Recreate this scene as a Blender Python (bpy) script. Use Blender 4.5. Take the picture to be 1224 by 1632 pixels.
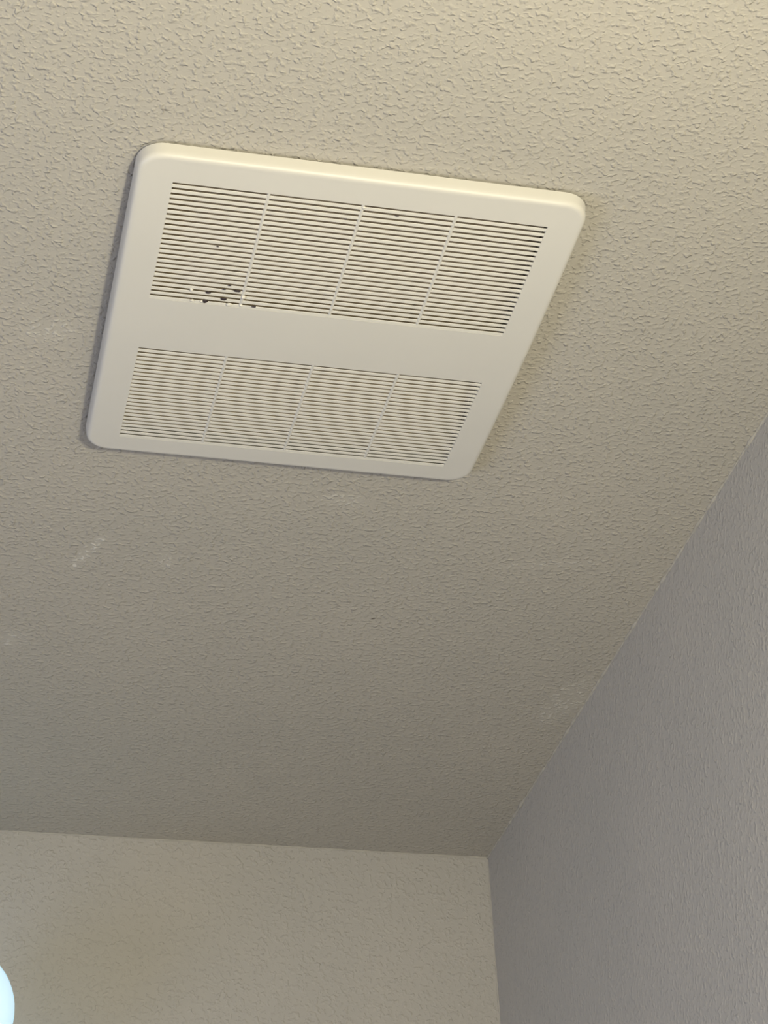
import bpy, bmesh, math, random
from mathutils import Vector, Matrix

# ------------------------------------------------------------------ reset
for o in list(bpy.data.objects):
    bpy.data.objects.remove(o, do_unlink=True)
scene = bpy.context.scene
COL = scene.collection
random.seed(7)

# ------------------------------------------------------------------ room measures (metres)
CAM_Z = 1.44
CEIL = 2.44
XR = 0.6532        # right wall
YF = 2.1507        # far wall
XL = -0.95         # left wall
YN = -1.30         # near wall, behind the camera

# ------------------------------------------------------------------ camera
yaw, pitch, roll = [math.radians(a) for a in (-14.3963, 33.3403, -2.9140)]
fwd = Vector((-math.sin(yaw) * math.cos(pitch), math.cos(yaw) * math.cos(pitch), math.sin(pitch)))
right = Vector((math.cos(yaw), math.sin(yaw), 0))
up = right.cross(fwd)
r2 = math.cos(roll) * right + math.sin(roll) * up
u2 = -math.sin(roll) * right + math.cos(roll) * up
cd = bpy.data.cameras.new('camera')
cam = bpy.data.objects.new('camera', cd)
COL.objects.link(cam)
cam.matrix_world = Matrix.Translation((0, 0, CAM_Z)) @ Matrix((r2, u2, -fwd)).transposed().to_4x4()
FPX = 3397.86
cd.sensor_fit = 'VERTICAL'
cd.sensor_height = 36.0
cd.lens = FPX / 1632.0 * 36.0
cd.clip_start = 0.02
scene.camera = cam


def ray(px, py):
    """direction through a pixel of the 1224x1632 frame"""
    return r2 * ((px - 612) / FPX) - u2 * ((py - 816) / FPX) + fwd


def on_plane(px, py, z):
    d = ray(px, py)
    return Vector((0, 0, CAM_Z)) + d * ((z - CAM_Z) / d.z)


# ------------------------------------------------------------------ world, lights, exposure
w = bpy.data.worlds.new('world')
scene.world = w
w.use_nodes = True
w.node_tree.nodes['Background'].inputs[0].default_value = (0.70, 0.82, 1.0, 1)
w.node_tree.nodes['Background'].inputs[1].default_value = 0.6

# warm bulb of the lamp over the wash basin on the right wall, beside the camera
ld = bpy.data.lights.new('basin_lamp_bulb', 'POINT')
ld.energy = 41.0
ld.color = (1.0, 0.93, 0.685)
ld.shadow_soft_size = 0.045
lo = bpy.data.objects.new('basin_lamp_bulb', ld)
lo.location = (0.42, 0.17, 1.71)
COL.objects.link(lo)

# cool daylight falling in through the window of the left wall
WY0, WY1, WZ0, WZ1 = 0.75, 1.45, 1.05, 1.85
ld = bpy.data.lights.new('window_daylight', 'AREA')
ld.energy = 7.6
ld.color = (0.49, 0.62, 0.98)
ld.shape = 'RECTANGLE'
ld.size = WY1 - WY0 - 0.08
ld.size_y = WZ1 - WZ0 - 0.08
lo = bpy.data.objects.new('window_daylight', ld)
lo.location = (XL - 0.035, (WY0 + WY1) / 2, (WZ0 + WZ1) / 2)
lo.rotation_euler = Vector((1, 0, 0)).to_track_quat('-Z', 'Z').to_euler()
COL.objects.link(lo)

scene.view_settings.view_transform = 'Standard'
scene.view_settings.look = 'None'
scene.view_settings.exposure = 0.0
scene.view_settings.gamma = 1.0
scene.view_settings.use_curve_mapping = False


# ------------------------------------------------------------------ helpers
def link(name, me, mat=None, parent=None):
    o = bpy.data.objects.new(name, me)
    COL.objects.link(o)
    if mat and me:
        me.materials.clear()
        me.materials.append(mat)
    if parent:
        o.parent = parent
    return o


def from_bm(name, bm, mat, parent=None, smooth=False, normals=True):
    if normals:
        bmesh.ops.recalc_face_normals(bm, faces=bm.faces[:])
    me = bpy.data.meshes.new(name)
    bm.to_mesh(me)
    bm.free()
    if smooth:
        for p in me.polygons:
            p.use_smooth = True
    return link(name, me, mat, parent)


def add_box(bm, x0, x1, y0, y1, z0, z1):
    v = [bm.verts.new((x, y, z)) for z in (z0, z1) for y in (y0, y1) for x in (x0, x1)]
    for f in ((0, 1, 3, 2), (4, 6, 7, 5), (0, 4, 5, 1), (2, 3, 7, 6), (0, 2, 6, 4), (1, 5, 7, 3)):
        bm.faces.new([v[i] for i in f])


def ring_slab(bm, outer, inner, z0, z1, axes=(0, 1, 2)):
    """a slab with one rectangular opening; axes says which coordinates (u, v, thickness) run along"""
    def P(u, v, t):
        c = [0, 0, 0]
        c[axes[0]], c[axes[1]], c[axes[2]] = u, v, t
        return bm.verts.new(c)
    rings = []
    for t in (z0, z1):
        for (a, b, c, d) in (outer, inner):
            rings.append([P(a, c, t), P(b, c, t), P(b, d, t), P(a, d, t)])
    o0, i0, o1, i1 = rings
    for k in range(4):
        n = (k + 1) % 4
        bm.faces.new((o0[k], o0[n], i0[n], i0[k]))
        bm.faces.new((o1[k], i1[k], i1[n], o1[n]))
        bm.faces.new((o0[k], o1[k], o1[n], o0[n]))
        bm.faces.new((i0[k], i0[n], i1[n], i1[k]))


def lathe(bm, prof, n=40, mat=Matrix.Identity(4)):
    rows = []
    for r, z in prof:
        if r < 1e-6:
            rows.append([bm.verts.new(mat @ Vector((0, 0, z)))])
        else:
            rows.append([bm.verts.new(mat @ Vector((r * math.cos(2 * math.pi * k / n), r * math.sin(2 * math.pi * k / n), z))) for k in range(n)])
    for a, b in zip(rows, rows[1:]):
        for k in range(n):
            j = (k + 1) % n
            if len(a) == 1 and len(b) == 1:
                continue
            if len(a) == 1:
                bm.faces.new((a[0], b[j], b[k]))
            elif len(b) == 1:
                bm.faces.new((a[k], a[j], b[0]))
            else:
                bm.faces.new((a[k], a[j], b[j], b[k]))


def tube(bm, pts, rad, n=16):
    rows = []
    for i, p in enumerate(pts):
        d = (pts[min(i + 1, len(pts) - 1)] - pts[max(i - 1, 0)]).normalized()
        s = Vector((1, 0, 0)) if abs(d.x) < 0.9 else Vector((0, 1, 0))
        s = (s - d * s.dot(d)).normalized()
        t = d.cross(s)
        r = rad[i] if isinstance(rad, (list, tuple)) else rad
        rows.append([bm.verts.new(p + (s * math.cos(2 * math.pi * k / n) + t * math.sin(2 * math.pi * k / n)) * r) for k in range(n)])
    for a, b in zip(rows, rows[1:]):
        for k in range(n):
            j = (k + 1) % n
            bm.faces.new((a[k], a[j], b[j], b[k]))
    bm.faces.new(rows[0][::-1])
    bm.faces.new(rows[-1])


# ------------------------------------------------------------------ materials
def new_mat(name):
    m = bpy.data.materials.new(name)
    m.use_nodes = True
    nt = m.node_tree
    return m, nt, nt.nodes['Principled BSDF']


def N(nt, kind, **kw):
    n = nt.nodes.new(kind)
    for k, v in kw.items():
        setattr(n, k, v)
    return n


def math_node(nt, op, a, b=None, clamp=False):
    n = nt.nodes.new('ShaderNodeMath')
    n.operation = op
    n.use_clamp = clamp
    for i, s in enumerate((a, b)):
        if s is None:
            continue
        if isinstance(s, (int, float)):
            n.inputs[i].default_value = s
        else:
            nt.links.new(s, n.inputs[i])
    return n.outputs[0]


def textured_paint(name, colour, scale, depth, rough, marks=(), squash=(1, 1, 1)):
    """painted drywall with sprayed knock-down texture; marks = (x, y, rx, ry, angle, colour, amount, broken)"""
    m, nt, b = new_mat(name)
    L = nt.links
    tc = N(nt, 'ShaderNodeTexCoord')
    mp = N(nt, 'ShaderNodeMapping')
    mp.inputs['Scale'].default_value = squash
    L.new(tc.outputs['Object'], mp.inputs['Vector'])
    vec = mp.outputs[0]
    # sprayed droplets, knocked down: short rounded ridges of uneven height
    n1 = N(nt, 'ShaderNodeTexNoise')
    n1.inputs['Scale'].default_value = scale
    n1.inputs['Detail'].default_value = 1.5
    n1.inputs['Roughness'].default_value = 0.45
    n1.inputs['Distortion'].default_value = 0.35
    L.new(vec, n1.inputs['Vector'])
    mr = N(nt, 'ShaderNodeMapRange', interpolation_type='SMOOTHSTEP')
    mr.inputs['From Min'].default_value = 0.46
    mr.inputs['From Max'].default_value = 0.74
    L.new(n1.outputs['Fac'], mr.inputs['Value'])
    n2 = N(nt, 'ShaderNodeTexNoise')
    n2.inputs['Scale'].default_value = scale * 0.30
    n2.inputs['Detail'].default_value = 2.0
    L.new(vec, n2.inputs['Vector'])
    h = math_node(nt, 'MULTIPLY', mr.outputs[0], math_node(nt, 'ADD', n2.outputs['Fac'], 0.25))
    h = math_node(nt, 'ADD', h, math_node(nt, 'MULTIPLY', n2.outputs['Fac'], 0.5))
    bp = N(nt, 'ShaderNodeBump')
    bp.inputs['Strength'].default_value = 1.0
    bp.inputs['Distance'].default_value = depth
    L.new(h, bp.inputs['Height'])
    L.new(bp.outputs[0], b.inputs['Normal'])
    # faint uneven rolling of the paint
    nb = N(nt, 'ShaderNodeTexNoise')
    nb.inputs['Scale'].default_value = 5.0
    nb.inputs['Detail'].default_value = 4.0
    L.new(tc.outputs['Object'], nb.inputs['Vector'])
    cr = N(nt, 'ShaderNodeValToRGB')
    cr.color_ramp.elements[0].position = 0.3
    cr.color_ramp.elements[1].position = 0.7
    cr.color_ramp.elements[0].color = (colour[0] * 0.965, colour[1] * 0.97, colour[2] * 0.975, 1)
    cr.color_ramp.elements[1].color = (colour[0] * 1.03, colour[1] * 1.025, colour[2] * 1.02, 1)
    L.new(nb.outputs['Fac'], cr.inputs[0])
    cur = cr.outputs[0]
    if marks:
        sp = N(nt, 'ShaderNodeSeparateXYZ')
        L.new(tc.outputs['Object'], sp.inputs[0])
        for (mx, my, rx, ry, ang, mc, amt, broken) in marks:
            dx = math_node(nt, 'SUBTRACT', sp.outputs[0], mx)
            dy = math_node(nt, 'SUBTRACT', sp.outputs[1], my)
            ca, sa = math.cos(ang), math.sin(ang)
            u = math_node(nt, 'ADD', math_node(nt, 'MULTIPLY', dx, ca / rx), math_node(nt, 'MULTIPLY', dy, sa / rx))
            v = math_node(nt, 'ADD', math_node(nt, 'MULTIPLY', dx, -sa / ry), math_node(nt, 'MULTIPLY', dy, ca / ry))
            d = math_node(nt, 'ADD', math_node(nt, 'MULTIPLY', u, u), math_node(nt, 'MULTIPLY', v, v))
            f = math_node(nt, 'SUBTRACT', 1.0, d, clamp=True)
            if broken:
                f = math_node(nt, 'MULTIPLY', f, math_node(nt, 'MULTIPLY', math_node(nt, 'SUBTRACT', h, 0.22, clamp=True), 2.2), clamp=True)
            else:
                f = math_node(nt, 'MULTIPLY', f, 2.0, clamp=True)
            f = math_node(nt, 'MULTIPLY', f, amt)
            mx_ = N(nt, 'ShaderNodeMix', data_type='RGBA')
            L.new(f, mx_.inputs[0])
            L.new(cur, mx_.inputs[6])
            mx_.inputs[7].default_value = (*mc, 1)
            cur = mx_.outputs[2]
    L.new(cur, b.inputs['Base Color'])
    b.inputs['Roughness'].default_value = rough
    b.inputs['Specular IOR Level'].default_value = 0.3
    return m


def simple(name, colour, rough=0.5, metallic=0.0, noise=0.0, nscale=40.0):
    m, nt, b = new_mat(name)
    b.inputs['Roughness'].default_value = rough
    b.inputs['Metallic'].default_value = metallic
    n = N(nt, 'ShaderNodeTexNoise')
    n.inputs['Scale'].default_value = nscale
    n.inputs['Detail'].default_value = 4.0
    tc = N(nt, 'ShaderNodeTexCoord')
    nt.links.new(tc.outputs['Object'], n.inputs['Vector'])
    cr = N(nt, 'ShaderNodeValToRGB')
    cr.color_ramp.elements[0].position = 0.3
    cr.color_ramp.elements[1].position = 0.7
    cr.color_ramp.elements[0].color = tuple(c * (1 - noise) for c in colour) + (1,)
    cr.color_ramp.elements[1].color = tuple(min(1, c * (1 + noise)) for c in colour) + (1,)
    nt.links.new(n.outputs['Fac'], cr.inputs[0])
    nt.links.new(cr.outputs[0], b.inputs['Base Color'])
    return m


def cmark(px, py, *rest):
    p = on_plane(px, py, CEIL)
    return (p.x, p.y) + rest


def cstreak(xa, ya, xb, yb, width, col, amt, broken):
    """a mark on the ceiling from one point to another"""
    p, q = on_plane(xa, ya, CEIL), on_plane(xb, yb, CEIL)
    c_ = (p + q) / 2
    return (c_.x, c_.y, (q - p).length / 2, width, math.atan2(q.y - p.y, q.x - p.x), col, amt, broken)


PALE = (0.78, 0.76, 0.71)
DARK = (0.10, 0.085, 0.07)
CEIL_MARKS = [
    cstreak(112, 908, 170, 848, 0.007, PALE, 0.95, True),
    cmark(119, 901, 0.0020, 0.0032, -0.3, PALE, 0.8, False),
    cstreak(855, 1160, 945, 1075, 0.022, PALE, 0.5, True),
    cmark(20, 1018, 0.016, 0.020, 0.0, PALE, 0.5, True),
    cmark(264, 893, 0.008, 0.022, -0.3, PALE, 0.36, True),
    cstreak(500, 790, 600, 805, 0.012, PALE, 0.36, True),
    cstreak(765, 905, 980, 895, 0.006, PALE, 0.36, True),
    cstreak(20, 535, 130, 520, 0.016, PALE, 0.36, True),
    cmark(595, 986, 0.0024, 0.0012, -0.5, DARK, 0.9, False),
    cmark(263, 175, 0.0033, 0.0008, 0.05, DARK, 0.6, False),
    cmark(231, 46, 0.0012, 0.0012, 0.0, DARK, 0.5, False),
    cmark(172, 1242, 0.0014, 0.0012, 0.0, DARK, 0.6, False),
]
PAINT = (0.505, 0.478, 0.43)
M_CEIL = textured_paint('ceiling_paint', PAINT, 250.0, 0.00092, 0.75, CEIL_MARKS)
M_WALL = textured_paint('wall_paint', (0.53, 0.508, 0.482), 230.0, 0.00075, 0.65)
M_BEAD = simple('old_caulk', (0.51, 0.485, 0.44), 0.7, noise=0.06, nscale=60)
M_FLOOR = simple('floor_vinyl', (0.34, 0.29, 0.24), 0.5, noise=0.12, nscale=12)
M_IVORY = simple('ivory_plastic', (0.71, 0.695, 0.66), 0.42, noise=0.012, nscale=18)
M_HOUSE = simple('dusty_housing_metal', (0.20, 0.165, 0.12), 0.8, noise=0.25, nscale=60)
M_SLOT_FILL = simple('slot_fill_tan', (0.50, 0.41, 0.29), 0.8, noise=0.15, nscale=80)  # tan of the added plate that lightens the slots
M_SPOT = simple('dark_grime', (0.035, 0.024, 0.03), 0.5, noise=0.3, nscale=400)
M_DRIP = simple('softened_plastic', (0.80, 0.775, 0.72), 0.3, noise=0.03, nscale=300)
M_VINYL = simple('white_vinyl', (0.78, 0.78, 0.76), 0.4, noise=0.02)
M_NICKEL = simple('brushed_nickel', (0.62, 0.61, 0.59), 0.3, 1.0, noise=0.04, nscale=90)

m, nt, b = new_mat('lit_opal_glass')
b.inputs['Base Color'].default_value = (0.9, 0.95, 1.0, 1)
b.inputs['Roughness'].default_value = 0.12
b.inputs['Emission Color'].default_value = (0.44, 0.78, 1.0, 1)
b.inputs['Emission Strength'].default_value = 0.72
M_OPAL = m
m, nt, b = new_mat('window_glass')
b.inputs['Base Color'].default_value = (1, 1, 1, 1)
b.inputs['Roughness'].default_value = 0.0
b.inputs['Transmission Weight'].default_value = 1.0
b.inputs['IOR'].default_value = 1.45
M_GLASS = m

# ------------------------------------------------------------------ the setting
VX, VY = 0.2737, 1.2279                      # centre of the fan cover
HX, HY = 0.137, 0.154                        # half size of the cut-out


def structure(o):
    o['kind'] = 'structure'
    return o


bm = bmesh.new()
ring_slab(bm, (XL - 0.1, XR + 0.1, YN - 0.1, YF + 0.1), (VX - HX, VX + HX, VY - HY, VY + HY), CEIL, CEIL + 0.10)
structure(from_bm('ceiling', bm, M_CEIL))
bm = bmesh.new(); add_box(bm, XR, XR + 0.1, YN, YF, 0, CEIL); structure(from_bm('wall_right', bm, M_WALL))
bm = bmesh.new()
ring_slab(bm, (YN, YF, 0.0, CEIL), (WY0, WY1, WZ0, WZ1), XL - 0.1, XL, axes=(1, 2, 0))
structure(from_bm('wall_left', bm, M_WALL))
bm = bmesh.new()
ring_slab(bm, (WY0, WY1, WZ0, WZ1), (WY0 + 0.04, WY1 - 0.04, WZ0 + 0.04, WZ1 - 0.04), XL - 0.09, XL - 0.045, axes=(1, 2, 0))
win = structure(from_bm('window_1', bm, M_VINYL))
bm = bmesh.new(); add_box(bm, XL - 0.072, XL - 0.066, WY0 + 0.038, WY1 - 0.038, WZ0 + 0.038, WZ1 - 0.038)
from_bm('pane', bm, M_GLASS, win)
bm = bmesh.new(); add_box(bm, XL - 0.045, XL + 0.03, WY0 + 0.001, WY1 - 0.001, WZ0 + 0.0005, WZ0 + 0.018)
from_bm('window_sill', bm, M_VINYL, win)
bm = bmesh.new(); add_box(bm, XL - 0.1, XR + 0.1, YF, YF + 0.1, 0, CEIL); structure(from_bm('wall_far', bm, M_WALL))
bm = bmesh.new(); add_box(bm, XL - 0.1, XR + 0.1, YN - 0.1, YN, 0, CEIL); structure(from_bm('wall_near', bm, M_WALL))
bm = bmesh.new(); add_box(bm, XL - 0.1, XR + 0.1, YN - 0.1, YF + 0.1, -0.05, 0.0); structure(from_bm('floor', bm, M_FLOOR))


# uneven painted caulk in the two ceiling corners and the wall corner
def bead(name, p, q, inward, base, amp, lumps):
    n = int((q - p).length / 0.0028)
    pts, rads = [], []
    ph = [random.uniform(0, 6.28) for _ in range(4)]
    prev = base
    for i in range(n + 1):
        t = i / n
        s = t * (q - p).length
        wv = 0.5 * math.sin(s * 61 + ph[0]) + 0.3 * math.sin(s * 143 + ph[1]) + 0.3 * math.sin(s * 290 + ph[2])
        prev = 0.35 * prev + 0.65 * (base + amp * wv + random.uniform(-amp, amp) * 1.3)
        r = max(0.0004, prev)
        for (ls, lr, lw) in lumps:
            r += lr * math.exp(-((s - ls) / lw) ** 2)
        pts.append(p.lerp(q, t) + inward * (0.25 * r))
        rads.append(r)
    bm = bmesh.new()
    tube(bm, pts, rads, 8)
    return structure(from_bm(name, bm, M_BEAD, smooth=True))


bead('trim_1', Vector((XL + 0.01, YF, CEIL)), Vector((XR, YF, CEIL)), Vector((0, -1, -1)), 0.0009, 0.0004,
     [(XR - 0.012 - XL - 0.01, 0.0010, 0.008)])
bead('trim_2', Vector((XR, YN + 0.01, CEIL)), Vector((XR, YF, CEIL)), Vector((-1, 0, -1)), 0.0010, 0.0006,
     [(YF - 0.155 - YN, 0.0012, 0.012)])
bead('trim_3', Vector((XR, YF, 0.01)), Vector((XR, YF, CEIL)), Vector((-1, -1, 0)), 0.0008, 0.0003, [])

# ------------------------------------------------------------------ exhaust fan with its cover
fan = bpy.data.objects.new('exhaust_fan', None)
fan.empty_display_size = 0.1
fan.location = (VX, VY, CEIL)
COL.objects.link(fan)
fan['label'] = 'ivory plastic ceiling exhaust fan cover with two slotted grilles and rounded corners'
fan['category'] = 'exhaust fan'

HW, E = 0.1584, 0.1736          # half outer width / depth of the cover
T0, CROWN = 0.0122, 0.0052      # depth of its edge, extra sag in the middle
ROLL = 0.0068                   # rounding of the rim
RC = 0.0185                     # plan radius of the outer corners
GX = 0.1325                     # half width of the grilles
A, B = 0.1478, 0.0319           # outermost and innermost slot
PITCH = (A - B) / 23
SLOT = 0.00236


def zf(y):
    return -(T0 + CROWN * (1 - (y / E) ** 2))


def slope(y):
    return 2 * CROWN * y / (E * E)


# openings: near grille (-A .. -B) and far grille (B .. A)
near_open = (-A - SLOT / 2, -B - SLOT / 2 + PITCH)
far_open = (B - SLOT / 2, A - SLOT / 2 + PITCH)
iw, ie, ir = HW - ROLL, E - ROLL, RC - ROLL


def half_width(y):
    d = abs(y) - (ie - ir)
    if d <= 0:
        return iw
    return iw - ir + math.sqrt(max(0.0, ir * ir - d * d))


def axis_normal(y, sx):
    d = abs(y) - (ie - ir)
    if d <= 1e-9:
        return Vector((sx, 0, 0))
    a = math.asin(min(1.0, d / ir))
    return Vector((sx * math.cos(a), math.copysign(math.sin(a), y), 0))


ys = set()
for k in range(9):
    a = k / 8 * math.pi / 2
    for s in (-1, 1):
        ys.add(round(s * (ie - ir + ir * math.sin(a)), 7))
for o in (near_open, far_open):
    ys.update((round(o[0], 7), round(o[1], 7)))
    for k in range(1, 8):
        ys.add(round(o[0] + (o[1] - o[0]) * k / 8, 7))
for k in range(1, 5):
    ys.add(round(near_open[1] + (far_open[0] - near_open[1]) * k / 5, 7))
ys = sorted(ys)
bm = bmesh.new()
rows = []
for y in ys:
    hw_ = half_width(y)
    xs = [-hw_, -GX, -GX / 2, 0, GX / 2, GX, hw_]
    rows.append([bm.verts.new((x, y, zf(y))) for x in xs])
inner_edges = []
for i in range(len(ys) - 1):
    ym = (ys[i] + ys[i + 1]) / 2
    hole = near_open[0] < ym < near_open[1] or far_open[0] < ym < far_open[1]
    for c in range(6):
        if hole and 1 <= c <= 4:
            continue
        bm.faces.new((rows[i][c], rows[i + 1][c], rows[i + 1][c + 1], rows[i][c + 1]))
# lips of the two openings
bm.edges.ensure_lookup_table()
lip = []
for e in bm.edges:
    if len(e.link_faces) == 1:
        if all(abs(v.co.x) <= GX + 1e-6 and -A - 0.01 < v.co.y < A + 0.01 for v in e.verts):
            lip.append(e)
ex = bmesh.ops.extrude_edge_only(bm, edges=lip)
for v in [g for g in ex['geom'] if isinstance(g, bmesh.types.BMVert)]:
    v.co.z += 0.0022
# rolled rim
loop = []
n = len(ys)
for c in range(7):
    loop.append((rows[0][c], Vector((0, -1, 0))))
for i in range(1, n):
    loop.append((rows[i][6], axis_normal(ys[i], 1)))
for c in range(5, -1, -1):
    loop.append((rows[n - 1][c], Vector((0, 1, 0))))
for i in range(n - 2, 0, -1):
    loop.append((rows[i][0], axis_normal(ys[i], -1)))
prof = [(ROLL * math.sin(k / 7 * math.pi / 2), ROLL * (1 - math.cos(k / 7 * math.pi / 2))) for k in range(1, 8)]
prev = [v for v, _ in loop]
base = [(v.co.copy(), nn) for v, nn in loop]
for d, h in prof:
    cur = [bm.verts.new((c.x + nn.x * d, c.y + nn.y * d, c.z * (1 - h / ROLL) + (c.z + h) * (h / ROLL))) for c, nn in base]
    for k in range(len(cur)):
        j = (k + 1) % len(cur)
        bm.faces.new((prev[k], prev[j], cur[j], cur[k]))
    prev = cur
cur = [bm.verts.new((v.co.x + nn.x * 0.0004, v.co.y + nn.y * 0.0004, -0.0020)) for v, (c, nn) in zip(prev, base)]
for k in range(len(cur)):
    j = (k + 1) % len(cur)
    bm.faces.new((prev[k], prev[j], cur[j], cur[k]))
frame = from_bm('frame', bm, M_IVORY, fan, smooth=True)
md = frame.modifiers.new('split', 'EDGE_SPLIT')
md.split_angle = math.radians(50)

# slats: one mesh, one object each
w_ = PITCH - SLOT
prof = [(0.0, 0.78), (0.0, 0.66), (0.00015, 0.48), (0.0006, 0.34), (0.0013, 0.20), (0.0020, 0.09), (w_ - 0.0004, 0.0), (w_ - 0.0001, 0.12), (w_, 0.35), (w_, 0.75)]
bm = bmesh.new()
ends = []
for x in (-GX, GX):
    ends.append([bm.verts.new((x, py, pz * 0.001)) for py, pz in prof])
for k in range(len(prof)):
    j = (k + 1) % len(prof)
    bm.faces.new((ends[0][k], ends[0][j], ends[1][j], ends[1][k]))
bm.faces.new(ends[0][::-1])
bm.faces.new(ends[1])
bmesh.ops.recalc_face_normals(bm, faces=bm.faces[:])
slat_me = bpy.data.meshes.new('slat')
bm.to_mesh(slat_me)
bm.free()
for start in (-A, B):
    for i in range(24):
        y0 = start + i * PITCH + SLOT / 2
        o = link('slat', slat_me, M_IVORY, fan)
        o.location = (0, y0, zf(y0 + w_ / 2) - slope(y0) * w_ / 2 + 0.0001)
        o.rotation_euler = (math.atan(slope(y0 + w_ / 2)), 0, 0)

# ribs across the slots
for (y0, y1) in ((near_open[0], near_open[1] - w_), (far_open[0], far_open[1] - w_)):
    for xr in (-GX / 2, 0.0, GX / 2):
        bm = bmesh.new()
        sect = [(-0.0012, 0.0010), (-0.0010, 0.0003), (-0.0005, 0.0), (0.0005, 0.0), (0.0010, 0.0003), (0.0012, 0.0010)]
        rws = []
        for k in range(9):
            y = y0 + (y1 - y0) * k / 8
            rws.append([bm.verts.new((xr + sx, y, zf(y) + 0.00002 + sz)) for sx, sz in sect])
        for a_, b_ in zip(rws, rws[1:]):
            for k in range(len(sect)):
                j = (k + 1) % len(sect)
                bm.faces.new((a_[k], a_[j], b_[j], b_[k]))
        bm.faces.new(rws[0])
        bm.faces.new(rws[-1][::-1])
        from_bm('rib', bm, M_IVORY, fan)

# the housing sunk in the ceiling above the cover
bm = bmesh.new()
hx, hy, hz = 0.1365, 0.1535, 0.095
v0 = [bm.verts.new((x, y, -0.001)) for x, y in ((-hx, -hy), (hx, -hy), (hx, hy), (-hx, hy))]
v1 = [bm.verts.new((v.co.x, v.co.y, hz)) for v in v0]
for k in range(4):
    j = (k + 1) % 4
    bm.faces.new((v0[k], v0[j], v1[j], v1[k]))
bm.faces.new(v1)
hs = from_bm('housing', bm, M_HOUSE, fan)
hs['label'] = 'dusty brown metal housing behind the slots'


bm = bmesh.new()
add_box(bm, -0.1355, 0.1355, -0.1525, 0.1525, 0.000, 0.002)  # added plate: catches light through the slots so they look less dark
bf = from_bm('slot_fill_plate', bm, M_SLOT_FILL, fan)
bf['label'] = 'added tan plate just behind the slots, lightening them'

# grime and softened plastic at the slots beside the first rib
def blob(name, px, py, sx, sy, sz, mat, label):
    p = on_plane(px, py, CEIL - 0.0165)
    y = p.y - VY
    p = on_plane(px, py, CEIL + zf(y))
    bm = bmesh.new()
    bmesh.ops.create_uvsphere(bm, u_segments=10, v_segments=7, radius=1.0)
    for v in bm.verts:
        f = 1 + random.uniform(-0.15, 0.15)
        v.co = Vector((v.co.x * sx * f, v.co.y * sy * f, v.co.z * sz * f))
    o = from_bm(name, bm, mat, fan, smooth=True)
    o.location = (p.x - VX, p.y - VY, zf(p.y - VY) + 0.0001)
    o['label'] = label


for (px, py, sx, sy, sz) in ((326.5, 480.5, 0.0021, 0.0019, 0.0008), (332, 466.5, 0.0019, 0.0012, 0.0006), (356, 477, 0.0024, 0.0013, 0.0006),
                             (357, 461, 0.0016, 0.0007, 0.0005), (378, 464, 0.0026, 0.0011, 0.0006), (366, 455, 0.0013, 0.0008, 0.0005),
                             (404, 489, 0.0018, 0.0007, 0.0005), (347, 393, 0.0010, 0.0006, 0.0004), (633, 344, 0.0016, 0.0006, 0.0004), (550, 349, 0.0012, 0.0006, 0.0004)):
    blob('grime_spot', px, py, sx, sy, sz, M_SPOT, 'dark speck of grime on the slats')
for (px, py, sx, sy, sz) in ((365, 485.5, 0.0026, 0.0018, 0.0011), (388, 474, 0.0018, 0.0018, 0.0011), (305, 462, 0.0014, 0.0013, 0.0009),
                             (306, 479, 0.0016, 0.0012, 0.0008), (321, 480.5, 0.0012, 0.0013, 0.0009), (384, 487, 0.0014, 0.0012, 0.0009), (580, 331, 0.0012, 0.0012, 0.0008)):
    blob('plastic_bump', px, py, sx, sy, sz, M_DRIP, 'glossy softened bump of ivory plastic')

# ------------------------------------------------------------------ globe wall light on the far wall
GD = 0.14                                         # centre of the globe in front of the wall
d = ray(-85, 1610)
gc = Vector((0, 0, CAM_Z)) + d * ((YF - GD) / d.y)
gr = 107 / FPX * (gc - Vector((0, 0, CAM_Z))).dot(fwd)
lamp = bpy.data.objects.new('globe_wall_light', None)
lamp.empty_display_size = 0.05
lamp.location = (gc.x, YF, gc.z - gr - 0.03)
COL.objects.link(lamp)
lamp['label'] = 'lit white glass globe wall light at the left edge, on the far wall'
lamp['category'] = 'wall light'
c = Vector((0, -GD, gr + 0.03))                   # globe centre in the lamp's own space
bm = bmesh.new()
lathe(bm, [(gr * math.sin(t), -gr * math.cos(t)) for t in [math.pi * (0.13 + 0.87 * k / 24) for k in range(24)]] + [(0, gr)], 48, Matrix.Translation(c))
from_bm('glass_globe', bm, M_OPAL, lamp, smooth=True)
nr = gr * math.sin(math.pi * 0.13)
bm = bmesh.new()
lathe(bm, [(0, -gr - 0.026), (0.014, -gr - 0.026), (0.016, -gr - 0.016), (nr + 0.003, -gr + 0.002), (nr + 0.004, -gr * math.cos(math.pi * 0.13)), (0, -gr * math.cos(math.pi * 0.13))], 32, Matrix.Translation(c))
from_bm('globe_holder', bm, M_NICKEL, lamp, smooth=False)
bm = bmesh.new()
pts = []
for k in range(13):
    t = k / 12
    pts.append(Vector((0, -0.012 - (GD - 0.012) * t, -0.03 * math.sin(math.pi * t) + 0.006 * t)))
tube(bm, pts, 0.006, 14)
from_bm('arm', bm, M_NICKEL, lamp, smooth=True)
bm = bmesh.new()
lathe(bm, [(0, 0), (0.055, 0), (0.055, 0.005), (0.048, 0.011), (0.018, 0.014), (0, 0.014)], 40, Matrix.Rotation(math.pi / 2, 4, 'X'))
from_bm('backplate', bm, M_NICKEL, lamp)
